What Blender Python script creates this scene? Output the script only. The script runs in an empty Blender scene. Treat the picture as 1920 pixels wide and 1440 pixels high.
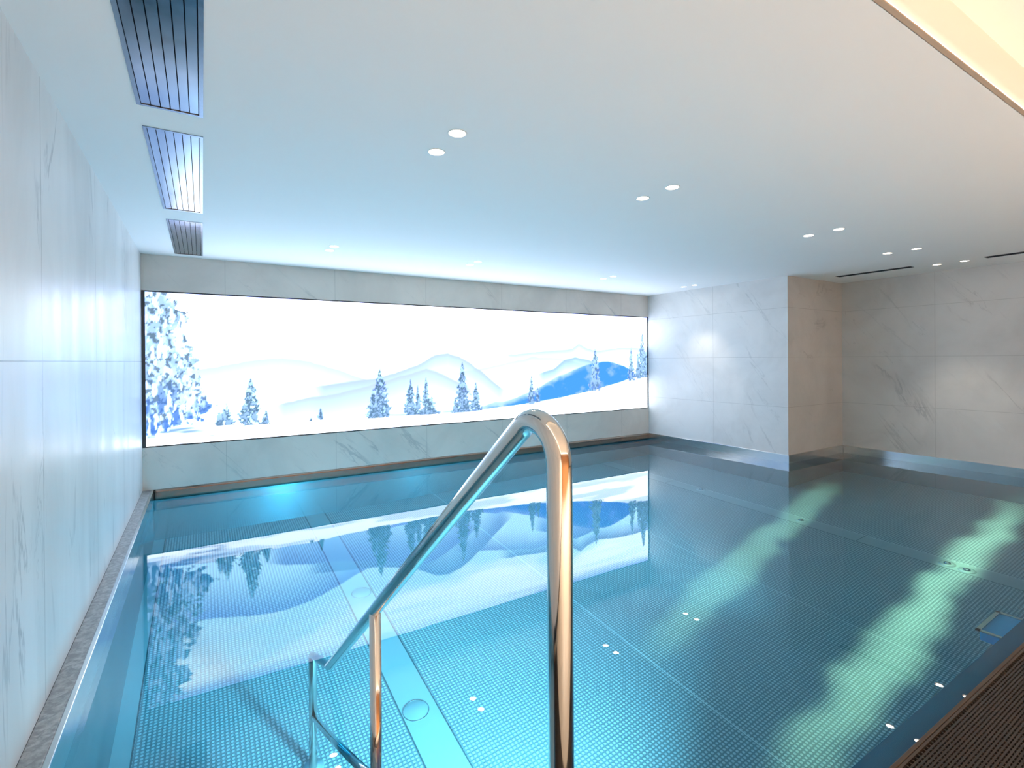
import bpy, bmesh, math, random
import numpy as np
from mathutils import Vector, Matrix

S = bpy.context.scene
COL = S.collection
random.seed(7)

# ------------------------------------------------------------------ camera
F_PX, CY = 946.04, 676.70
yaw, pitch, roll = 0.5506, -0.0029, -0.0069
cyw, syw, cp, sp = math.cos(yaw), math.sin(yaw), math.cos(pitch), math.sin(pitch)
fw = Vector((syw * cp, cyw * cp, sp)); rt = Vector((cyw, -syw, 0)); up = rt.cross(fw)
r2 = math.cos(roll) * rt + math.sin(roll) * up
u2 = -math.sin(roll) * rt + math.cos(roll) * up
cam_d = bpy.data.cameras.new('camera'); cam = bpy.data.objects.new('camera', cam_d); COL.objects.link(cam)
cam_d.sensor_width = 36; cam_d.lens = F_PX / 1920 * 36
cam_d.shift_y = (CY - 720) / 1920
cam_d.clip_start = 0.02
m = Matrix((r2, u2, -fw)).transposed().to_4x4(); m.translation = (0, 0, 1.30)
cam.matrix_world = m
S.camera = cam

# ------------------------------------------------------------------ world, exposure
S.view_settings.view_transform = 'Standard'; S.view_settings.look = 'None'
S.view_settings.gamma = 1; S.view_settings.use_curve_mapping = False
S.view_settings.exposure = 0.0
w = bpy.data.worlds.new('world'); S.world = w; w.use_nodes = True
w.node_tree.nodes['Background'].inputs[0].default_value = (0.75, 0.85, 1, 1)
w.node_tree.nodes['Background'].inputs[1].default_value = 0.02
S.cycles.use_denoising = True
S.cycles.max_bounces = 14; S.cycles.diffuse_bounces = 5; S.cycles.glossy_bounces = 6
S.cycles.transmission_bounces = 8; S.cycles.volume_bounces = 0
S.cycles.sample_clamp_indirect = 6.0; S.cycles.blur_glossy = 0.6
S.cycles.caustics_reflective = True; S.cycles.caustics_refractive = True

# ------------------------------------------------------------------ lights (large)
def area(name, loc, rot, sx, sy, power, col, spread=None):
    d = bpy.data.lights.new(name, 'AREA'); d.shape = 'RECTANGLE'; d.size = sx; d.size_y = sy
    d.energy = power; d.color = col
    if spread: d.spread = spread
    o = bpy.data.objects.new(name, d); o.location = loc; o.rotation_euler = rot; COL.objects.link(o); return o
R90 = math.pi / 2
# underwater lamps set in the near wall of the pool, shining towards the picture wall
area('pool_lamp', (1.15, .835, -.50), (R90, 0, 0), .20, .20, 150, (.50, .88, 1), math.radians(112))
area('pool_lamp', (3.42, .835, -.56), (R90, 0, 0), .16, .16, 26, (.5, .90, 1), math.radians(55))
# unseen fill lamps added behind the viewer, bouncing warm light off the deck
for lx in (.4, 1.7, 3.0, 4.3):
    area('deck_fill', (lx, -2.0, 2.28), (0, 0, 0), .25, .25, 74, (1, .85, .70), math.radians(105))
# unseen area lights added just under the surface, masked into wavy floor bands
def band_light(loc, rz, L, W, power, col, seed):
    o = area('added_band_light', loc, (0, 0, rz), L, W, power, col, math.radians(7))
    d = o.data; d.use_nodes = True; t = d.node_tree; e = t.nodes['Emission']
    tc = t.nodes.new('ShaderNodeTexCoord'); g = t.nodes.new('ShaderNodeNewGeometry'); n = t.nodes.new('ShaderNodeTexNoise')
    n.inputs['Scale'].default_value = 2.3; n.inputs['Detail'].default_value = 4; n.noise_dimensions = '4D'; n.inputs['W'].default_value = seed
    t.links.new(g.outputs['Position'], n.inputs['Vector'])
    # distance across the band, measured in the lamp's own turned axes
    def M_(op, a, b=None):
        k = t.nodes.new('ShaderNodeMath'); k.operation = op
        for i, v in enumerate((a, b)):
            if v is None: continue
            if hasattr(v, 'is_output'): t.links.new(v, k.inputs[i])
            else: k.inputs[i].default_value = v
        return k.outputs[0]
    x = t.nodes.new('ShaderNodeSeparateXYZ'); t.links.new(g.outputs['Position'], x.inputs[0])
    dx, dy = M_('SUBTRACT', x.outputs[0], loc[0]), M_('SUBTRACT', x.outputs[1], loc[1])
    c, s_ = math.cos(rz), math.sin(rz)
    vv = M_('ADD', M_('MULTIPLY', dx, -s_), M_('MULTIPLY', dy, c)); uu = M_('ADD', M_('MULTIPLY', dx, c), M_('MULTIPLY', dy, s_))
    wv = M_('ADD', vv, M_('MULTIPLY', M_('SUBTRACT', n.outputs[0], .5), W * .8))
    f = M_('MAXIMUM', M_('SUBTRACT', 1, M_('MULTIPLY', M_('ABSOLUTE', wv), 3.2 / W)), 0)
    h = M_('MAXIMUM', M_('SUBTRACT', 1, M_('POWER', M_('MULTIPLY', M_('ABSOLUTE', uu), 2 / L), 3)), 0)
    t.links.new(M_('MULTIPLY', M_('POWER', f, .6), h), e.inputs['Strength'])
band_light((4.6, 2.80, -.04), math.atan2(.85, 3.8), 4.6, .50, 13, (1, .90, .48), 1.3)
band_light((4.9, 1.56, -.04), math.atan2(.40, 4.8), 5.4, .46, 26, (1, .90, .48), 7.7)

# ------------------------------------------------------------------ node helpers
class NT:
    def __init__(s, name):
        s.m = bpy.data.materials.new(name); s.m.use_nodes = True; s.t = s.m.node_tree; s.t.nodes.clear()
        s.out = s.t.nodes.new('ShaderNodeOutputMaterial')
    def n(s, ty, **kw):
        nd = s.t.nodes.new(ty)
        for k, v in kw.items(): setattr(nd, k, v)
        return nd
    def put(s, sock, v):
        if hasattr(v, 'is_output'): s.t.links.new(v, sock)
        elif isinstance(v, (tuple, list)) and len(v) == 3 and sock.type == 'RGBA': sock.default_value = (*v, 1)
        else: sock.default_value = v
    def ma(s, op, a, b=None, c=None):
        nd = s.n('ShaderNodeMath', operation=op)
        for i, v in enumerate((a, b, c)):
            if v is not None: s.put(nd.inputs[i], v)
        return nd.outputs[0]
    def pos(s):
        g = s.n('ShaderNodeNewGeometry'); x = s.n('ShaderNodeSeparateXYZ'); s.t.links.new(g.outputs['Position'], x.inputs[0])
        return g.outputs['Position'], x.outputs
    def scale(s, v, k):
        nd = s.n('ShaderNodeVectorMath', operation='MULTIPLY'); s.put(nd.inputs[0], v); nd.inputs[1].default_value = k; return nd.outputs[0]
    def noise(s, v, sc, det=4, rough=.55, dist=0):
        nd = s.n('ShaderNodeTexNoise'); s.put(nd.inputs['Vector'], v); nd.inputs['Scale'].default_value = sc
        nd.inputs['Detail'].default_value = det; nd.inputs['Roughness'].default_value = rough; nd.inputs['Distortion'].default_value = dist
        return nd.outputs[0]
    def ramp(s, v, a, b, lo=0., hi=1.):
        nd = s.n('ShaderNodeMapRange', clamp=True); nd.interpolation_type = 'SMOOTHSTEP'
        s.put(nd.inputs[0], v); nd.inputs[1].default_value = a; nd.inputs[2].default_value = b
        nd.inputs[3].default_value = lo; nd.inputs[4].default_value = hi; return nd.outputs[0]
    def mix(s, f, a, b):
        nd = s.n('ShaderNodeMix', data_type='RGBA'); s.put(nd.inputs[0], f); s.put(nd.inputs[6], a); s.put(nd.inputs[7], b); return nd.outputs[2]
    def lines(s, c, ps, hw):
        r = None
        for p in ps:
            q = s.ma('COMPARE', c, p, hw); r = q if r is None else s.ma('MAXIMUM', r, q)
        return r if r is not None else 0.0
    def bump(s, h, st=.3, d=.01):
        nd = s.n('ShaderNodeBump'); nd.inputs['Strength'].default_value = st; nd.inputs['Distance'].default_value = d
        s.put(nd.inputs['Height'], h); return nd.outputs[0]
    def pbr(s, col, rough=.5, metal=0., nrm=None, spec=.5, em=None, es=0, coat=0):
        b = s.n('ShaderNodeBsdfPrincipled'); s.put(b.inputs['Base Color'], col); s.put(b.inputs['Roughness'], rough); s.put(b.inputs['Metallic'], metal)
        b.inputs['Specular IOR Level'].default_value = spec
        if nrm is not None: s.put(b.inputs['Normal'], nrm)
        if em: s.put(b.inputs['Emission Color'], em); b.inputs['Emission Strength'].default_value = es
        s.t.links.new(b.outputs[0], s.out.inputs[0]); return s.m

def plain(name, col, rough=.5, metal=0., var=.06, sc=20):
    t = NT(name); p, _ = t.pos(); k = t.noise(p, sc)
    c = t.mix(k, tuple(x * (1 - var) for x in col), tuple(min(1, x * (1 + var)) for x in col))
    return t.pbr(c, t.ramp(k, .2, .8, max(.02, rough - .04), rough + .04), metal)

def marble(name, hl=(), vl=(), vax=0, stretch=(1, 1, 1), rough=.3, base=(.71, .72, .71), vein=(.30, .32, .33), va=1.0, jd=.4, skew=0):
    t = NT(name); p, xyz = t.pos()
    if skew:
        cb = t.n('ShaderNodeCombineXYZ'); o_ = 1 - vax
        t.put(cb.inputs[vax], t.ma('MULTIPLY', t.ma('ADD', xyz[vax], t.ma('MULTIPLY', xyz[2], skew)), 1.9)); t.put(cb.inputs[o_], xyz[o_]); t.put(cb.inputs[2], t.ma('MULTIPLY', xyz[2], .55)); q = cb.outputs[0]
    else: q = t.scale(p, stretch)
    cloud = t.noise(p if skew else q, 1.3, 5, .6, .6)
    c = t.mix(t.ramp(cloud, .3, .75), base, tuple(x * .84 for x in base))
    n1 = t.noise(q, 1.1, 7, .58, .5 if skew else 1.4)
    v1 = t.ramp(t.ma('ABSOLUTE', t.ma('SUBTRACT', n1, .5)), 0, .016, 1, 0)
    gate = t.ramp(t.noise(q, 2.1, 2), .52, .68)
    c = t.mix(t.ma('MULTIPLY', t.ma('MULTIPLY', v1, gate), .42 * va), c, vein)
    n2 = t.noise(q, 3.2, 6, .56, .4 if skew else 1.2)
    v2 = t.ramp(t.ma('ABSOLUTE', t.ma('SUBTRACT', n2, .47)), 0, .012, 1, 0)
    c = t.mix(t.ma('MULTIPLY', t.ma('MULTIPLY', v2, t.ramp(t.noise(q, 1.7, 2), .56, .7)), .30 * va), c, vein)
    j = t.ma('MAXIMUM', t.lines(xyz[2], hl, .0022), t.lines(xyz[vax], vl, .0022))
    c = t.mix(t.ma('MULTIPLY', j, jd), c, (.2, .21, .21))
    rg = t.ramp(t.noise(q, 2.5, 4), .3, .7, rough - .06, rough + .06)
    return t.pbr(c, rg, 0, t.bump(j, -.4, .002), spec=.22)

M = {}
M['wall_left'] = marble('white marble slabs streaked', (1.305,), (2.385, 3.45, 4.52), 1, (1, 1.6, .35), .36, base=(.76, .77, .765), va=1.5, jd=.7)
M['wall_back'] = marble('white marble strip with warm light tint', (), (.2, 1.26, 2.33, 3.4, 4.48, 5.55), 0, rough=.4, base=(.70, .67, .62), skew=.9, va=1.2)  # same white marble; the beige is warm light put into the base colour
M['wall_right'] = marble('white marble slabs', (.685, 1.305, 1.92), (4.58,), 1, rough=.42, base=(.68, .685, .675), skew=-.75, va=.8)
M['wall_alcove'] = marble('white marble alcove slabs', (.685, 1.305, 1.92), (2.49, .4, -1.7), 1, rough=.42, base=(.62, .625, .615), skew=-.75, va=1.3)
M['plaster'] = plain('white ceiling plaster', (.88, .88, .87), .75, 0, .01, 3)
M['cove'] = plain('cream recess plaster', (.92, .91, .89), .7, 0, .01, 3)
M['wood'] = plain('warm timber panelling', (.50, .22, .075), .5, 0, .25, 6)
M['bronze'] = plain('brown anodised edge', (.10, .07, .052), .42, .5, .1)
M['tan'] = plain('tan lip', (.50, .38, .28), .6)
M['dark'] = plain('black slot', (.012, .013, .015), .6)
M['louver'] = plain('grey anodised aluminium louver', (.23, .27, .32), .17, .95, .05, 8)
M['vent_frame'] = plain('grey vent frame', (.24, .28, .33), .22, .9)
M['black_frame'] = plain('black screen frame', (.02, .022, .025), .4)
M['white_trim'] = plain('white lamp trim', (.8, .78, .74), .45)
def chrome():
    t = NT('polished stainless steel'); p, _ = t.pos()
    k = t.noise(t.scale(p, (60, 60, 6)), 2, 2)
    return t.pbr((.68, .66, .63), t.ramp(k, .2, .8, .055, .11), 1.0)
M['chrome'] = chrome()
def steel(name, col, rough, metal=.85, stretch=(3, 3, 40), dv=.05, k0=.85, bp=0):
    t = NT(name); p, _ = t.pos(); k = t.noise(t.scale(p, stretch), 3, 3)
    c = t.mix(k, tuple(x * k0 for x in col), col)
    return t.pbr(c, t.ramp(k, .2, .8, rough - dv, rough + dv), metal, t.bump(k, bp, .004) if bp else None)
M['rim'] = steel('brushed steel rim', (.58, .585, .58), .20, .95, (2, 2, 9), .04, .95)
M['rim_warm_tint'] = steel('steel rim with warm reflection tint', (.34, .27, .22), .16, .95, (2, 2, 9), .03, .9)  # brown reflection of the warm room put into the steel colour
M['pool_wall'] = steel('brushed steel pool wall', (.36, .42, .44), .21, .85, (1.5, 1.5, 12), .02, .9)
_t = M['pool_wall'].node_tree; _p = [n for n in _t.nodes if n.type == 'BSDF_PRINCIPLED'][0]
_p.inputs['Anisotropic'].default_value = .97; _p.inputs['Anisotropic Rotation'].default_value = .25
_g = _t.nodes.new('ShaderNodeTangent'); _g.direction_type = 'RADIAL'; _g.axis = 'Z'; _t.links.new(_g.outputs[0], _p.inputs['Tangent'])
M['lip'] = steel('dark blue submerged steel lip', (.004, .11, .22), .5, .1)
M['cover'] = steel('smooth steel cover', (.62, .66, .66), .35, .6)
M['lid'] = steel('matt steel lid', (.46, .50, .50), .5, .35)
def stone():
    t = NT('speckled grey stone ledge'); p, _ = t.pos()
    a = t.ramp(t.noise(p, 38, 5, .7, .4), .38, .66); b = t.ramp(t.noise(p, 9, 3), .3, .7)
    c = t.mix(a, (.25, .25, .25), (.50, .50, .49)); c = t.mix(t.ma('MULTIPLY', b, .4), c, (.33, .32, .31))
    return t.pbr(c, .45, 0)
M['stone'] = stone()
def floor_mat():
    t = NT('studded steel pool floor'); p, xyz = t.pos(); X, Y = xyz[0], xyz[1]
    P = .0215
    sx = t.ma('ABSOLUTE', t.ma('SINE', t.ma('MULTIPLY', X, math.pi / P)))
    sy = t.ma('ABSOLUTE', t.ma('SINE', t.ma('MULTIPLY', Y, math.pi / P)))
    stud = t.ramp(t.ma('MULTIPLY', sx, sy), .25, .75)
    def band(a, b): return t.ma('MULTIPLY', t.ma('GREATER_THAN', X, a), t.ma('LESS_THAN', X, b))
    smooth = t.ma('MAXIMUM', band(.93, 1.13), t.ma('MAXIMUM', band(5.10, 5.29), t.ma('LESS_THAN', X, -.31)))
    stud = t.ma('MULTIPLY', stud, t.ma('SUBTRACT', 1, smooth))
    c = t.mix(stud, (.25, .285, .295), (.64, .68, .69))
    c = t.mix(smooth, c, (.46, .50, .50))
    c = t.mix(t.lines(X, (.93, 1.13, 5.10, -.31), .004), c, (.10, .12, .13))
    c = t.mix(t.lines(X, (2.41, 3.75, 5.29), .0028), c, (.75, .78, .78))
    c = t.mix(t.ma('MULTIPLY', t.lines(Y, (2.30, 4.55), .003), band(5.10, 5.29)), c, (.12, .14, .15))
    k = t.noise(p, 1.6, 3)
    c = t.mix(t.ma('MULTIPLY', t.ramp(k, .35, .7), .18), c, (.28, .33, .35))
    return t.pbr(c, .5, .35, t.bump(stud, .5, .004))
M['pool_floor'] = floor_mat()
def water_mat():
    t = NT('clear pool water'); p, xyz = t.pos()
    h = t.ma('ADD', t.noise(t.scale(p, (1, 1, 0)), 1.6, 1, .5, .3), t.ma('MULTIPLY', t.noise(t.scale(p, (1, 1, 0)), 7, 1), .05))
    g = t.n('ShaderNodeBsdfGlass'); g.inputs['Color'].default_value = (1, 1, 1, 1); g.inputs['Roughness'].default_value = 0; g.inputs['IOR'].default_value = 1.333
    t.put(g.inputs['Normal'], t.bump(h, .028, .02))
    t.t.links.new(g.outputs[0], t.out.inputs[0])
    v = t.n('ShaderNodeVolumeAbsorption'); v.inputs['Color'].default_value = (.05, .79, .95, 1); v.inputs['Density'].default_value = .42
    t.t.links.new(v.outputs[0], t.out.inputs[1])
    return t.m
M['water'] = water_mat()
def deck_mat():
    t = NT('beige deck tile'); p, xyz = t.pos()
    c = t.mix(t.noise(p, 7, 5, .6), (.44, .36, .28), (.53, .45, .36))
    return t.pbr(c, .4)
M['deck'] = deck_mat()
M['grate'] = plain('dark brown grating', (.030, .021, .016), .5, .1, .25, 30)
def emit(name, col, st):
    t = NT(name); e = t.n('ShaderNodeEmission'); e.inputs[0].default_value = (*col, 1); e.inputs[1].default_value = st
    t.t.links.new(e.outputs[0], t.out.inputs[0]); return t.m
M['lens'] = emit('warm lamp lens', (1, .92, .80), 32)
M['led'] = emit('warm led strip', (1, .87, .70), 11)
def picture_mat():
    t = NT('backlit winter picture'); a = t.n('ShaderNodeVertexColor', layer_name='picture'); e = t.n('ShaderNodeEmission')
    t.t.links.new(a.outputs[0], e.inputs[0]); e.inputs[1].default_value = 1.0; t.t.links.new(e.outputs[0], t.out.inputs[0]); return t.m
M['picture'] = picture_mat()
M['blue_box'] = steel('blue steel lamp box', (.05, .42, .72), .45, .1)

# ------------------------------------------------------------------ mesh helpers
def obj(name, bm, mat, parent=None, smooth=False, bevel=0):
    me = bpy.data.meshes.new(name)
    bmesh.ops.recalc_face_normals(bm, faces=bm.faces)
    bm.to_mesh(me); bm.free()
    if smooth:
        for p in me.polygons: p.use_smooth = True
    me.materials.append(M[mat] if isinstance(mat, str) else mat)
    o = bpy.data.objects.new(name, me); COL.objects.link(o)
    if parent: o.parent = parent
    if bevel:
        b = o.modifiers.new('bevel', 'BEVEL'); b.width = bevel; b.segments = 5 if bevel > .01 else 2; b.limit_method = 'ANGLE'
    return o
def thing(name, label, cat, loc=(0, 0, 0), group=None):
    o = bpy.data.objects.new(name, None); COL.objects.link(o); o.location = loc; o.empty_display_size = .1
    o['label'] = label; o['category'] = cat
    if group: o['group'] = group
    return o
def tag(o, label, cat, group=None, kind=None):
    o['label'] = label; o['category'] = cat
    if group: o['group'] = group
    if kind: o['kind'] = kind
    return o
def struct(o, label, cat):
    o['kind'] = 'structure'; o['label'] = label; o['category'] = cat; return o
def box(bm, a, b):
    x0, y0, z0 = a; x1, y1, z1 = b
    v = [bm.verts.new(c) for c in ((x0, y0, z0), (x1, y0, z0), (x1, y1, z0), (x0, y1, z0), (x0, y0, z1), (x1, y0, z1), (x1, y1, z1), (x0, y1, z1))]
    for f in ((0, 3, 2, 1), (4, 5, 6, 7), (0, 1, 5, 4), (1, 2, 6, 5), (2, 3, 7, 6), (3, 0, 4, 7)): bm.faces.new([v[i] for i in f])
def boxes(*bs):
    bm = bmesh.new()
    for a, b in bs: box(bm, a, b)
    return bm
def prism(pts, z0, z1):
    bm = bmesh.new(); lo = [bm.verts.new((x, y, z0)) for x, y in pts]; hi = [bm.verts.new((x, y, z1)) for x, y in pts]; n = len(pts)
    bm.faces.new(lo[::-1]); bm.faces.new(hi)
    for i in range(n): bm.faces.new((lo[i], lo[(i + 1) % n], hi[(i + 1) % n], hi[i]))
    return bm
def lathe(prof, seg=40, cap=False, bm=None, c=(0, 0, 0)):
    bm = bm or bmesh.new(); rings = []
    for r, z in prof:
        rings.append([bm.verts.new((c[0] + r * math.cos(2 * math.pi * k / seg), c[1] + r * math.sin(2 * math.pi * k / seg), c[2] + z)) for k in range(seg)])
    for a, b in zip(rings, rings[1:]):
        for k in range(seg): bm.faces.new((a[k], a[(k + 1) % seg], b[(k + 1) % seg], b[k]))
    if cap: bm.faces.new(rings[0]); bm.faces.new(rings[-1])
    return bm
def tube(bm, pts, r, seg=28):
    pts = [Vector(p) for p in pts]; rings = []; nrm = None
    for i, p in enumerate(pts):
        t = (pts[min(i + 1, len(pts) - 1)] - pts[max(i - 1, 0)]).normalized()
        if nrm is None: nrm = Vector((1, 0, 0)) if abs(t.x) < .9 else Vector((0, 1, 0))
        nrm = (nrm - t * nrm.dot(t)).normalized(); bn = t.cross(nrm)
        rings.append([bm.verts.new(p + r * (math.cos(a) * nrm + math.sin(a) * bn)) for a in (2 * math.pi * k / seg for k in range(seg))])
    for a, b in zip(rings, rings[1:]):
        for k in range(seg): bm.faces.new((a[k], a[(k + 1) % seg], b[(k + 1) % seg], b[k]))
    bm.faces.new(rings[0]); bm.faces.new(rings[-1]); return bm
def fillet(pts, radii, n=14):
    pts = [Vector(p) for p in pts]; out = [pts[0]]
    for i in range(1, len(pts) - 1):
        p = pts[i]; a = (pts[i - 1] - p).normalized(); b = (pts[i + 1] - p).normalized(); R = radii[i - 1]
        ang = a.angle(b); tl = R / math.tan(ang / 2); c = p + (a + b).normalized() * (R / math.sin(ang / 2))
        s = p + a * tl - c; e = p + b * tl - c; th = s.angle(e)
        for k in range(n + 1):
            f = k / n; out.append(c + (math.sin((1 - f) * th) * s + math.sin(f * th) * e) / math.sin(th))
    out.append(pts[-1]); return out

# ------------------------------------------------------------------ the setting
XL, XR, XA = -.4806, 6.141, 7.451          # left wall, pier, alcove wall
YB, YP, YN, YS = 5.793, 3.514, .69, -3.4   # picture wall, pier face, pool's near edge, wall behind
ZC, ZT, ZF = 2.308, .10, -1.25             # ceiling, rim top, pool floor
T = .12
CY1, CX0, CX1, CY0, ZR = .68, -.1, 7.1, -2.9, 2.51   # lit recess in the ceiling

struct(obj('wall_left', boxes(((XL - T, YS, ZT), (XL, YB + T, ZC + .25))), 'wall_left'), 'tall white marble wall with one long horizontal joint, left of the pool', 'wall')
SZ0, SZ1 = .498, 1.969
struct(obj('wall_back', boxes(((XL, YB, ZT), (XR, YB + T, SZ0)), ((XL, YB, SZ1), (XR, YB + T, ZC + .25)), ((XL, YB + .06, SZ0), (XR, YB + T, SZ1))), 'wall_back'), 'marble wall framing the glowing winter picture, above and below', 'wall')
struct(obj('wall_right', prism([(XR, YP), (XA, YP), (XA, YB + T), (XR, YB + T)], ZT, ZC + .25), 'wall_right'), 'white marble wall block standing out to the right of the picture', 'wall')
struct(obj('wall_alcove', boxes(((XA, YS, ZT), (XA + T, YP, ZC + .25))), 'wall_alcove'), 'white marble wall set back at the far right of the pool', 'wall')
struct(obj('wall_rear', boxes(((XL - T, YS - T, -.1), (XA + T, YS, ZC + .25))), 'wood'), 'warm timber wall behind the viewer', 'wall')
struct(obj('floor', boxes(((XL, YS, -.12), (XA, .30, -.002)), ((XL, .30, -.12), (XA, .724, -.03))), 'deck'), 'stone deck at the near edge of the pool', 'floor')

# pool basin
struct(obj('pool_floor', prism([(-.45, .75), (XA + .05, .75), (XA + .05, YP + .05), (XR + .05, YP + .05), (XR + .05, YB + .06), (-.45, YB + .06)], ZF - .08, ZF), 'pool_floor'), 'studded stainless steel floor of the pool under water', 'pool floor')
struct(obj('pool_wall_left', boxes(((XL, .7, ZF), (-.397, YB + .05, -.045))), 'pool_wall'), 'steel left side of the pool', 'pool wall')
struct(obj('pool_wall_back', boxes(((-.395, YB - .004, ZF), (XR + .05, YB + .08, .0))), 'pool_wall'), 'steel far side of the pool under the picture', 'pool wall')
struct(obj('pool_wall_right', prism([(XR, YP), (XA + .06, YP), (XA + .06, YP + .08), (XR + .08, YP + .08), (XR + .08, YB), (XR, YB)], ZF, 0), 'pool_wall'), 'steel corner side of the pool below the standing wall block', 'pool wall')
struct(obj('pool_wall_alcove', boxes(((XA, .7, ZF), (XA + .08, YP, 0))), 'pool_wall'), 'steel right side of the pool below the set back wall', 'pool wall')
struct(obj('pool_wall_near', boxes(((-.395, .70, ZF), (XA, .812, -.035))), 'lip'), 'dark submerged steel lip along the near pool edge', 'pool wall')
# rims
struct(obj('trim_1', boxes(((XL, .7, ZT - .03), (-.415, YB, ZT))), 'stone', bevel=.003), 'speckled grey stone ledge at the foot of the left wall', 'ledge')
struct(obj('trim_2', boxes(((-.415, .7, -.05), (-.395, YB - .01, ZT + .001))), 'rim', bevel=.003), 'bright steel edge along the grey stone ledge', 'rim')
struct(obj('trim_3', boxes(((-.395, YB - .014, 0), (XR, YB + .05, ZT))), 'rim_warm_tint', smooth=False, bevel=.022), 'steel rim tinted with warm room reflections under the picture wall', 'rim')
struct(obj('trim_4', prism([(XR - .014, YP - .014), (XR + .05, YP - .014), (XR + .05, YB), (XR - .014, YB)], -.02, ZT), 'rim', bevel=.003), 'pale blue steel rim at the foot of the wall block', 'rim')
struct(obj('trim_5', boxes(((XR + .05, YP - .014, -.02), (XA, YP + .05, ZT))), 'rim', bevel=.003), 'dark steel rim on the short face of the wall block', 'rim')
struct(obj('trim_6', boxes(((XA - .014, .7, -.02), (XA + .05, YP - .014, ZT))), 'rim', bevel=.003), 'blue reflecting steel rim below the set back wall', 'rim')
struct(obj('trim_7', boxes(((-.395, .724, -.10), (XA, .738, .003))), 'bronze', bevel=.003), 'thin brown edge between grating and water', 'rim')

# ceiling with real openings
LAMP_X = ((.975, 2.37, 4.285, 5.70, 6.875), (1.0, 2.43, 4.30, 5.80))
LAMP_Y = ((2.04, 2.275), (4.615, 4.80))
lamps = [(x, y, r, i, j) for r in (0, 1) for i, x in enumerate(LAMP_X[r]) for j, y in enumerate(LAMP_Y[r])]
VX0, VX1 = -.211, .011
VENTS = [(1.09, 2.442), (2.652, 4.02), (4.30, 5.64)]
SLOTS = [(6.735, 6.84, 2.47, 3.25), (6.77, 6.875, .95, 1.86)]
def loop(bm, pts, z):
    vs = [bm.verts.new((x, y, z)) for x, y in pts]
    return [bm.edges.new((vs[i], vs[(i + 1) % len(vs)])) for i in range(len(vs))]
bm = bmesh.new(); es = []
es += loop(bm, [(XL, CY1), (XA, CY1), (XA, YP), (XR, YP), (XR, YB), (XL, YB)], ZC)
for x, y, *_ in lamps: es += loop(bm, [(x + .038 * math.cos(a), y + .038 * math.sin(a)) for a in (2 * math.pi * k / 32 for k in range(32))], ZC)
for a, b in VENTS: es += loop(bm, [(VX0, a), (VX1, a), (VX1, b), (VX0, b)], ZC)
for a, b, c, d in SLOTS: es += loop(bm, [(a, c), (b, c), (b, d), (a, d)], ZC)
bmesh.ops.triangle_fill(bm, use_beauty=True, edges=es)
ring = [e for e in bm.edges if len(e.link_faces) == 1]
ex = bmesh.ops.extrude_edge_only(bm, edges=ring)
bmesh.ops.translate(bm, verts=[v for v in ex['geom'] if isinstance(v, bmesh.types.BMVert)], vec=(0, 0, .05))
# the rest of the ceiling around the lit recess, and a slab above
box(bm, (XL, CY0 - .3, ZC), (CX0, CY1, ZC + .04)); box(bm, (CX1, CY0 - .3, ZC), (XA, CY1, ZC + .04)); box(bm, (XL, YS, ZC), (XA, CY0, ZC + .04))
box(bm, (XL - T, YS - T, ZR + .06), (XA + T, YB + T, ZR + .10))
struct(obj('ceiling', bm, 'plaster'), 'smooth white ceiling over the pool', 'ceiling')
struct(obj('ceiling_recess', boxes(((CX0 - .05, CY1, ZC + .051), (CX1 + .05, CY1 + .04, ZR + .05)), ((CX0 - .05, CY0 - .04, ZC + .04), (CX1 + .05, CY0, ZR + .05)), ((CX0 - .05, CY0, ZC + .04), (CX0, CY1, ZR + .05)),
    ((CX1, CY0, ZC + .04), (CX1 + .05, CY1, ZR + .05)), ((CX0, CY0, ZR), (CX1, CY1, ZR + .05)), ((CX0, CY1 - .002, ZC), (CX1, CY1 + .002, ZC + .06))), 'cove'), 'warm lit raised recess in the ceiling at top right', 'ceiling')
struct(obj('trim_8', boxes(((CX0, CY1 - .016, ZC - .001), (CX1, CY1, ZC + .004))), 'tan'), 'thin brown lip along the lit ceiling recess', 'trim')
led = thing('led_strip', 'warm light strip along the lit ceiling recess, top right', 'light', (3.5, CY1 - .008, ZC + .006))
bm = boxes(((CX0 - 3.5, -.005, 0), (CX1 - 3.5, .005, .004)))
obj('strip', bm, 'led', led)
for n, (a, b) in enumerate((((CX0, CY0, ZC + .08), (CX0 + .012, CY1, ZC + .1)), ((CX0, CY0, ZC + .08), (CX1, CY0 + .012, ZC + .1)), ((CX1 - .012, CY0, ZC + .08), (CX1, CY1, ZC + .1)))):
    struct(obj(f'trim_{9 + n}', boxes((a, b)), 'led'), 'warm light strip inside the ceiling recess', 'light strip')

# ------------------------------------------------------------------ water
wat = obj('pool_water', prism([(-.425, .736), (XA + .03, .736), (XA + .03, YP + .03), (XR + .03, YP + .03), (XR + .03, YB + .03), (-.425, YB + .03)], ZF - .02, 0), 'water')
tag(wat, 'clear still blue water filling the steel pool, mirroring the picture', 'water')

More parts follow.
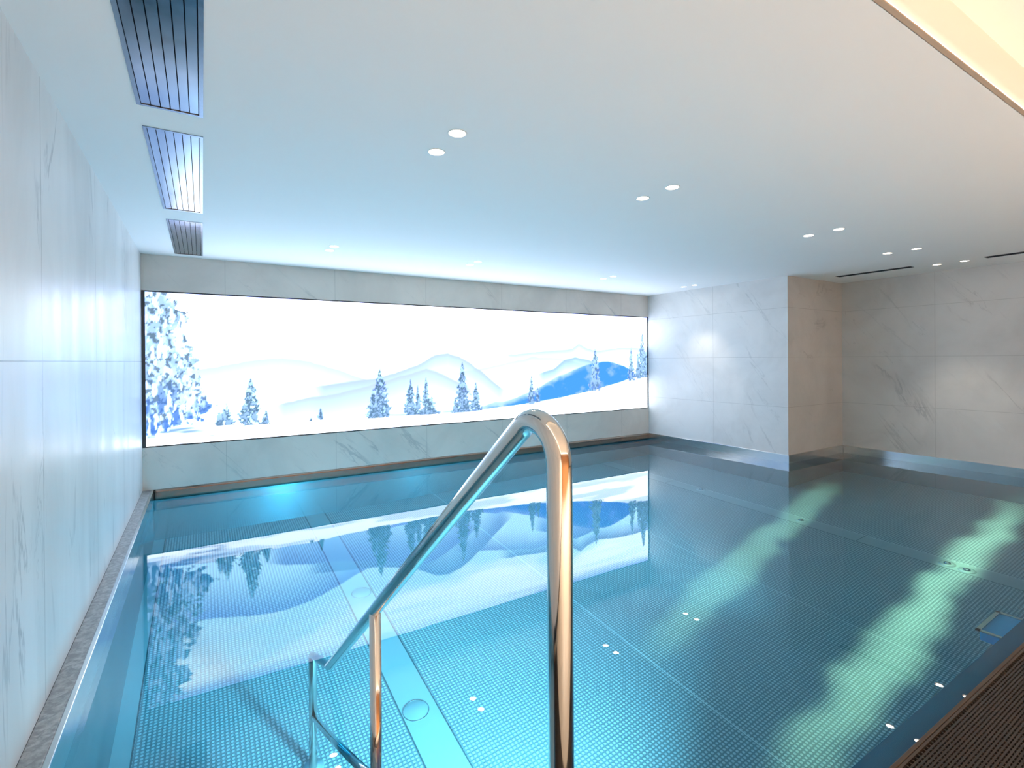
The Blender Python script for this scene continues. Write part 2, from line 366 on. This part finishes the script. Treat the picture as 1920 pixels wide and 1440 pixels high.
# ------------------------------------------------------------------ winter picture
def vnoise(x, y, seed):
    rg = np.random.RandomState(seed); L = rg.rand(256, 256)
    xi = np.floor(x).astype(int); yi = np.floor(y).astype(int); fx = x - xi; fy = y - yi
    fx = fx * fx * (3 - 2 * fx); fy = fy * fy * (3 - 2 * fy)
    g = lambda i, j: L[i % 256, j % 256]
    return (g(xi, yi) * (1 - fx) + g(xi + 1, yi) * fx) * (1 - fy) + (g(xi, yi + 1) * (1 - fx) + g(xi + 1, yi + 1) * fx) * fy
def fbm(x, y, seed, o=4):
    r = 0; a = .5; t = 0
    for k in range(o): r = r + a * vnoise(x * 2 ** k, y * 2 ** k, seed + k); t += a; a *= .5
    return r / t
def sst(v, a, b): q = np.clip((v - a) / (b - a), 0, 1); return q * q * (3 - 2 * q)
PX0, PX1 = XL + .028, XR - .016
NX, NZ = 900, 200
gx = np.linspace(PX0, PX1, NX); gz = np.linspace(SZ0 + .012, SZ1 - .012, NZ)
XX, ZZ = np.meshgrid(gx, gz)
def lay(img, a, c): return img * (1 - a[..., None]) + a[..., None] * (np.array(c) if np.ndim(c) == 1 else c)
cl = fbm(XX * .9 + ZZ * .7, ZZ * 2.3, 3, 5)
hz = ZZ - (1.62 - .05 * XX) + (cl - .5) * 1.0
img = np.ones((NZ, NX, 3)) * np.array((2.3, 3.5, 4.3))
img = lay(img, sst(hz, -.22, .2), (4.9, 5.1, 5.2))
img = lay(img, sst(ZZ, 1.80, 1.96) * (.35 + .5 * sst(fbm(XX * .7, ZZ * 6, 9), .4, .6)), (.86, .97, 3.4))
streak = sst(fbm(XX * .5, ZZ * 9, 12, 4), .52, .7) * sst(ZZ, 1.2, 1.5)
img = lay(img, streak * .35, (2.4, 3.4, 4.6))
def ridge(pts, seed, amp=.02):
    xs, zs = zip(*pts); r = np.interp(gx, xs, zs); return r[None, :] + (fbm(XX * 4, XX * 0 + seed, seed, 4) - .5) * 2 * amp
def mount(img, pts, seed, top, bot, fade, amp=.02, soft=.012):
    r = ridge(pts, seed, amp); a = sst(r - ZZ, -soft, soft); f = np.clip((r - ZZ) / fade, 0, 1)[..., None]
    ends = sst(XX, pts[0][0], pts[0][0] + .25) * (1 - sst(XX, pts[-1][0] - .25, pts[-1][0])) if fade < 5 else 1
    return lay(img, a * ends * (1 - .8 * f[..., 0] ** 1.5), np.array(top) * (1 - f) + np.array(bot) * f)
img = mount(img, [(-.45, 1.17), (.09, 1.24), (.42, 1.31), (.72, 1.34), (.99, 1.3), (1.21, 1.22), (1.9, 1.0)], 21, (.82, .91, 2.6), (1.3, 2.3, 3.9), .42)
img = mount(img, [(2.6, 1.1), (3.07, 1.19), (3.47, 1.26), (3.9, 1.33), (4.4, 1.3), (4.9, 1.2)], 33, (.80, .90, 2.4), (2.4, 3.3, 4.2), .3)
img = mount(img, [(3.3, 1.34), (3.56, 1.37), (3.9, 1.40), (4.46, 1.44), (4.6, 1.46), (4.72, 1.53), (4.85, 1.47), (5.1, 1.42), (5.39, 1.46), (5.8, 1.48), (6.3, 1.46)], 45, (.68, .82, 1.8), (1.1, 1.8, 3.2), .2, .012)
img = mount(img, [(.9, 1.0), (1.21, 1.04), (1.68, 1.10), (1.93, 1.15), (2.2, 1.24), (2.44, 1.36), (2.62, 1.38), (2.77, 1.35), (2.95, 1.26), (3.11, 1.14), (3.4, .92), (3.6, .8)], 52, (.62, .79, 1.9), (1.3, 2.2, 3.6), .55, .02)
img = mount(img, [(.5, .80), (.88, .88), (1.32, .95), (1.68, 1.03), (2.13, 1.14), (2.33, 1.20), (2.6, 1.1), (2.9, .95), (3.1, .8)], 60, (.66, .82, 2.2), (1.2, 2.1, 3.6), .48, .02)
img = mount(img, [(3.85, 1.06), (4.0, 1.10), (4.27, 1.17), (4.46, 1.29), (4.65, 1.33), (4.91, 1.28), (5.38, 1.16), (5.8, 1.1)], 71, (.46, .70, 2.0), (1.0, 1.6, 3.2), .3, .012)
r = ridge([(2.98, .66), (3.06, .68), (3.3, .74), (3.42, .73), (3.55, .76), (3.9, .86), (4.36, 1.06), (4.85, 1.21), (5.17, 1.26), (5.3, 1.26), (5.49, 1.22), (5.7, 1.15), (6.2, .87)], 80, .015)
a = sst(r - ZZ, -.012, .012)
tex = fbm(XX * 5 + ZZ * 3, ZZ * 7 - XX * 2, 84, 5)
bl = np.array((.085, .42, 1.9)) * (1 - sst(tex, .48, .68)[..., None] * .75) + np.array((.36, .66, 2.4)) * sst(tex, .48, .68)[..., None] * .75
bl = lay(bl, sst(ZZ - r + .10 + .12 * (tex - .5), 0, .08) * sst(5.0 - XX, 0, .6) * .7, (.75, 1.1, 2.6))
img = lay(img, a, bl)
# snow slope
gr = np.interp(gx, [-.47, .09, .56, 1.09, 1.68, 2.76, 3.3, 3.9, 4.85, 5.38, 6.13], [.64, .685, .665, .66, .645, .64, .655, .69, .81, .905, 1.06])[None, :] + (fbm(XX * 3, XX * 0 + 5., 91) - .5) * .03
a = sst(gr - ZZ, -.006, .008)
sn = np.ones_like(img) * np.array((4.2, 4.5, 4.7))
sh = sst(fbm(XX * 1.3, ZZ * 14, 95, 4), .46, .62)
sn = lay(sn, sh * .55, (1.0, 1.5, 2.8))
sn = lay(sn, (1 - sst(XX + (fbm(XX * 2, ZZ * 16, 98) - .5) * 1.3, -.30, .12)) * .9 * sst(fbm(XX * 2, ZZ * 22, 99), .34, .5), (.10, .34, 1.3))
img = lay(img, a, sn)
def tree(img, xb, zb, zt, hw, seed, dk=(.10, .20, .28), bl=(.19, .38, .68), dens=.46):
    t = np.clip((ZZ - zb) / (zt - zb), 0, 1.02)
    br = .62 + .38 * np.abs(((t * 9 + .3 * np.sin(XX * 90 + seed)) % 1) - .15) + (fbm(XX * 20, ZZ * 26, seed) - .5) * 1.2
    wd = hw * np.clip(1 - t, 0, 1) ** .85 * br + .004 * (t < 1)
    ins = sst(wd - np.abs(XX - xb), -.006, .012) * (ZZ > zb - .008) * (t < 1.0)
    n = fbm(XX * 38, ZZ * 30, seed + 7, 3)
    c = np.array(dk)[None, None] * (t[..., None] * .5 + .5) + np.array(bl)[None, None] * ((1 - t[..., None]) * .55)
    fr = sst(n, dens, dens + .16) * .8
    c = lay(c, fr * (.35 + .5 * t), (.95, 1.5, 2.6))
    return lay(img, ins * (.55 + .45 * sst(n, .25, .42)), c)
for q, (xb, zb, zt, hw) in enumerate([(.20, .665, .90, .085), (.14, .675, .82, .05), (.42, .655, 1.13, .15), (.56, .655, .80, .06), (1.10, .66, .79, .034), (1.0, .655, .68, .03), (1.76, .64, 1.22, .16), (1.68, .64, .98, .09),
        (2.13, .645, 1.07, .10), (2.22, .645, 1.0, .06), (2.33, .64, 1.09, .10), (2.40, .64, .85, .12), (2.82, .64, 1.27, .15), (2.72, .64, .83, .06), (3.01, .645, 1.01, .10), (3.88, .69, 1.09, .09), (3.98, .70, .92, .05), (5.03, .83, 1.49, .15), (5.77, .96, 1.50, .10), (5.92, .99, 1.40, .09), (6.02, 1.0, 1.73, .17), (6.12, 1.04, 1.5, .10)]):
    img = tree(img, xb, zb, zt, hw, 200 + q * 11, dens=.40 if xb > 4.9 else .47)
# frosted tree at the left edge
ed = np.interp(gz, [.50, .62, .70, .81, .90, .98, 1.05, 1.13, 1.17, 1.29, 1.40, 1.5, 1.6, 1.7, 1.85, 1.97], [-.46, -.36, -.05, .12, .09, .02, .0, -.06, -.08, -.05, -.08, -.10, -.16, -.12, -.15, -.20])[:, None]
ed = ed + (fbm(XX * 12, ZZ * 22, 301, 4) - .5) * .42
ins = sst(ed - XX, -.01, .035) * sst(ZZ - .60 + (fbm(XX * 14, ZZ * 5, 303) - .5) * .1, -.03, .04)
n = fbm(XX * 42, ZZ * 34, 311, 4); n2 = fbm(XX * 18, ZZ * 9, 317, 4)
low = 1 - sst(ZZ, .62, 1.35)
c = np.ones_like(img) * np.array((.85, 1.3, 2.2))
c = lay(c, sst(n2, .42, .62) * (.5 + .4 * low), (.22, .40, .64))
c = lay(c, sst(n, .49, .60) * .85, (.12, .20, .25))
c = lay(c, low * sst(n2 + .25 * low, .5, .72) * .7, (.08, .30, 1.1))
c = lay(c, sst(fbm(XX * 40, ZZ * 14, 331, 3), .54, .66) * .8, (1.6, 2.2, 3.2))
img = lay(img, ins * sst(n2 + n * .6 + (ed - XX) * 1.2, .55, .75), c)
img = np.where(img > 1, 1 + (img - 1) * 1.15, img)
me = bpy.data.meshes.new('picture')
co = np.zeros((NZ, NX, 3), np.float32); co[..., 0] = XX; co[..., 1] = 0; co[..., 2] = ZZ
idx = np.arange(NX * NZ).reshape(NZ, NX)
faces = np.stack([idx[:-1, :-1], idx[:-1, 1:], idx[1:, 1:], idx[1:, :-1]], -1).reshape(-1, 4)
me.vertices.add(NX * NZ); me.vertices.foreach_set('co', co.ravel())
me.loops.add(faces.size); me.loops.foreach_set('vertex_index', faces.ravel().astype(np.int32))
me.polygons.add(len(faces)); me.polygons.foreach_set('loop_start', np.arange(0, faces.size, 4, dtype=np.int32))
me.update(calc_edges=True)
ca = me.color_attributes.new('picture', 'FLOAT_COLOR', 'POINT')
ca.data.foreach_set('color', np.concatenate([img, np.ones((NZ, NX, 1))], -1).astype(np.float32).ravel())
me.materials.append(M['picture'])
scr = thing('light_picture', 'long glowing backlit picture of snowy mountains and fir trees on the far wall', 'backlit picture', (0, YB + .012, 0))
po = bpy.data.objects.new('picture_panel', me); COL.objects.link(po); po.parent = scr; po['label'] = 'glowing winter landscape print'
fx0, fx1 = XL + .002, XR - .002
obj('frame', boxes(((fx0, -.010, SZ0 + .001), (fx1, .04, SZ0 + .012)), ((fx0, -.010, SZ1 - .012), (fx1, .04, SZ1 - .001)), ((fx0, -.010, SZ0 + .012), (PX0, .04, SZ1 - .012)), ((PX1, -.010, SZ0 + .012), (fx1, .04, SZ1 - .012)), ((PX0, .02, SZ0 + .012), (PX1, .04, SZ1 - .012))), 'black_frame', scr)['label'] = 'thin black frame'

# ------------------------------------------------------------------ downlights
ORD = ('first', 'second', 'third', 'fourth', 'fifth')
def lamp_label(r, i, j):
    row = ('front row', 'row by the picture')[r]
    return f"round downlight, {row}, {('nearer', 'farther')[j]} lamp of {ORD[i]} pair from left"
proto = None
for x, y, r, i, j in lamps:
    if proto is None:
        proto = t = thing('ceiling_downlight', '', 'downlight', (x, y, ZC), 'recessed ceiling downlights')
        obj('trim_ring', lathe([(.0372, .004), (.0372, -.002), (.043, -.002), (.044, 0.0), (.0372, .004)], 40), 'white_trim', t, True)
        obj('housing', lathe([(.0372, 0), (.0370, .02), (.034, .03), (.002, .03)], 40), 'tan', t, True)
        obj('lens', lathe([(.0368, .010), (.032, .007), (.001, .006)], 40), 'lens', t, True)
    else:
        t = proto.copy(); COL.objects.link(t); t.location = (x, y, ZC)
        for ch in proto.children:
            c = ch.copy(); COL.objects.link(c); c.parent = t
    t['label'] = lamp_label(r, i, j)
    d = bpy.data.lights.new('downlight_beam', 'SPOT'); d.energy = 24; d.color = (1, .86, .68); d.spot_size = math.radians(62); d.spot_blend = .42; d.shadow_soft_size = .03
    lo = bpy.data.objects.new('downlight_beam', d); COL.objects.link(lo); lo.location = (x, y, ZC - .012)

# ------------------------------------------------------------------ louvred vents and air slots in the ceiling
def slat_bm(x, L):
    bm = bmesh.new(); tl = .35
    pr = [(-.0148, -.0005), (.0138, .0005), (.0138, .004), (-.0148, .003)]
    a = [bm.verts.new((x + p, -L, q)) for p, q in pr]; b = [bm.verts.new((x + p, L, q)) for p, q in pr]
    bm.faces.new(a[::-1]); bm.faces.new(b)
    for k in range(4): bm.faces.new((a[k], a[(k + 1) % 4], b[(k + 1) % 4], b[k]))
    return bm
VL = ('long dark louvred air vent, nearest of three along the left ceiling edge', 'silvery louvred air vent, middle one of three along the left ceiling edge', 'small louvred air vent by the picture, farthest of three along the left')
for (a, b), lb in zip(VENTS, VL):
    W, L = (VX1 - VX0) / 2, (b - a) / 2
    t = thing('air_vent', lb, 'vent', ((VX0 + VX1) / 2, (a + b) / 2, ZC), 'louvred ceiling vents')
    bv = .014
    obj('frame', boxes(((-W, -L, -.003), (-W + bv, L, .03)), ((W - bv, -L, -.003), (W, L, .03)), ((-W + bv, -L, -.003), (W - bv, -L + bv, .03)), ((-W + bv, L - bv, -.003), (W - bv, L, .03))), 'vent_frame', t)
    obj('backing', boxes(((-W + .002, -L + .002, .034), (W - .002, L - .002, .04))), 'dark', t)['label'] = 'black backing'
    for k in range(6): obj('slat', slat_bm(-W + .031 + k * .032, L - bv - .002), 'louver', t)
    for yy in (-L * .985 + .03, L * .985 - .03): obj('cross_bar', boxes(((-W + bv, yy - .006, .014), (W - bv, yy + .006, .024))), 'dark', t)
for (a, b, c, d), lb in zip(SLOTS, ('narrow black air slot in the ceiling right of the wall block corner', 'narrow black air slot cut by the right edge of the photo')):
    t = thing('air_slot', lb, 'air slot', ((a + b) / 2, (c + d) / 2, ZC), 'black ceiling slots')
    W, L = (b - a) / 2, (d - c) / 2
    obj('frame', boxes(((-W, -L, -.002), (-W + .006, L, .03)), ((W - .006, -L, -.002), (W, L, .03)), ((-W + .006, -L, -.002), (W - .006, -L + .006, .03)), ((-W + .006, L - .006, -.002), (W - .006, L, .03))), 'dark', t)
    obj('backing', boxes(((-W, -L, .034), (W, L, .04))), 'dark', t)
    obj('vane', boxes(((-.004, -L + .006, .004), (.004, L - .006, .03))), 'dark', t)

# ------------------------------------------------------------------ handrail
HX, TR, SL = .452, .0195, .775
hr = thing('pool_handrail', 'polished steel handrail sloping from the near edge down into the water', 'handrail', (HX, .604, .006))
def hy(y, z): return (0, y - .604, z - .006)
zr = lambda y: .525 - SL * (y - 1.56)
YE = 2.632
path = fillet([hy(.604, .006), hy(.604, zr(.604)), hy(YE, zr(YE)), hy(YE, ZF + .004)], [.062, .045], 20)
obj('top_rail', tube(bmesh.new(), path, TR), 'chrome', hr, True)
obj('post', tube(bmesh.new(), [hy(1.56, -.62), hy(1.56, zr(1.56) - .004)], TR * .93), 'chrome', hr, True)
obj('lower_rail', tube(bmesh.new(), [hy(YE, -.85 + .0), hy(1.56, -.85 + SL * (YE - 1.56))], TR * .8), 'chrome', hr, True)
for y, z in ((.604, .006), (YE, ZF), (1.56, -.62)):
    obj('base_plate', lathe([(.001, .010), (.045, .010), (.05, .004), (.05, 0), (.001, 0)], 32, c=hy(y, z)), 'cover', hr, True)

# steps under the handrail
st = thing('pool_steps', 'submerged steel steps below the handrail at the near left edge', 'steps', (.06, .815, ZF))
for k in range(4):
    z1 = -.22 - k * .22; y1 = .30 * (k + 1)
    obj('step', boxes(((-.44, .3 * k, 0), (.44, y1, z1 - ZF))), 'cover', st, bevel=.004)

# ------------------------------------------------------------------ pool fittings
def cover(x, y, r, lb):
    t = thing('drain_cover', lb, 'drain cover', (x, y, ZF), 'round covers in the pool floor')
    obj('lid', lathe([(.001, .0015), (r * .9, .0015), (r * .93, .0005)], 48), 'lid', t, True)
    obj('rim', lathe([(r * .93, 0), (r * .94, .0025), (r * .985, .0025), (r, 0)], 48), 'rim', t, True)
cover(1.012, 2.71, .075, 'round steel cover in the pool floor strip just right of the handrail post')
cover(1.05, 3.99, .075, 'faint round steel cover farther along the floor strip behind the handrail')
for (x, y), lb in zip(((5.24, 4.09), (5.20, 2.85), (5.19, 1.66), (5.17, 1.53)), ('small floor nozzle nearest the picture wall', 'small dark floor nozzle in front of the wall block corner', 'pale floor nozzle at the right, farther of two close together', 'pale floor nozzle at the right, nearer of two close together')):
    t = thing('floor_nozzle', lb, 'nozzle', (x, y, ZF), 'nozzles along the right floor strip')
    obj('flange', lathe([(.058, 0), (.055, .010), (.03, .016), (.028, .010), (.001, .010)], 36), 'cover', t, True)
    obj('cap', lathe([(.026, .008), (.024, .03), (.012, .036), (.001, .036)], 32), 'rim', t, True)
t = thing('underwater_lamp_box', 'square blue box under water at the near pool edge, far right', 'lamp box', (3.75, .812, -.62))
obj('body', boxes(((-.15, 0, 0), (.15, .20, .12))), 'blue_box', t, bevel=.006)
obj('rim', boxes(((-.165, 0, .12), (-.145, .215, .135)), ((.145, 0, .12), (.165, .215, .135)), ((-.165, .195, .12), (.165, .215, .135))), 'rim', t)

# ------------------------------------------------------------------ overflow grating
g = thing('overflow_grating', 'dark brown slatted overflow grating along the near pool edge', 'grating', (3.5, .5, -.03))
obj('frame', boxes(((-3.89, -.195, 0), (3.95, -.185, .033)), ((-3.89, .214, 0), (3.95, .222, .033))), 'bronze', g)
bm = bmesh.new(); y = -.18
while y < .205:
    box(bm, (-3.89, y, .012), (3.95, y + .0062, .031)); y += .0105
obj('slats', bm, 'grate', g)
bm = bmesh.new(); x = -3.85
while x < 3.9:
    box(bm, (x, -.185, .004), (x + .004, .212, .0305)); x += .021
obj('cross_bars', bm, 'bronze', g)
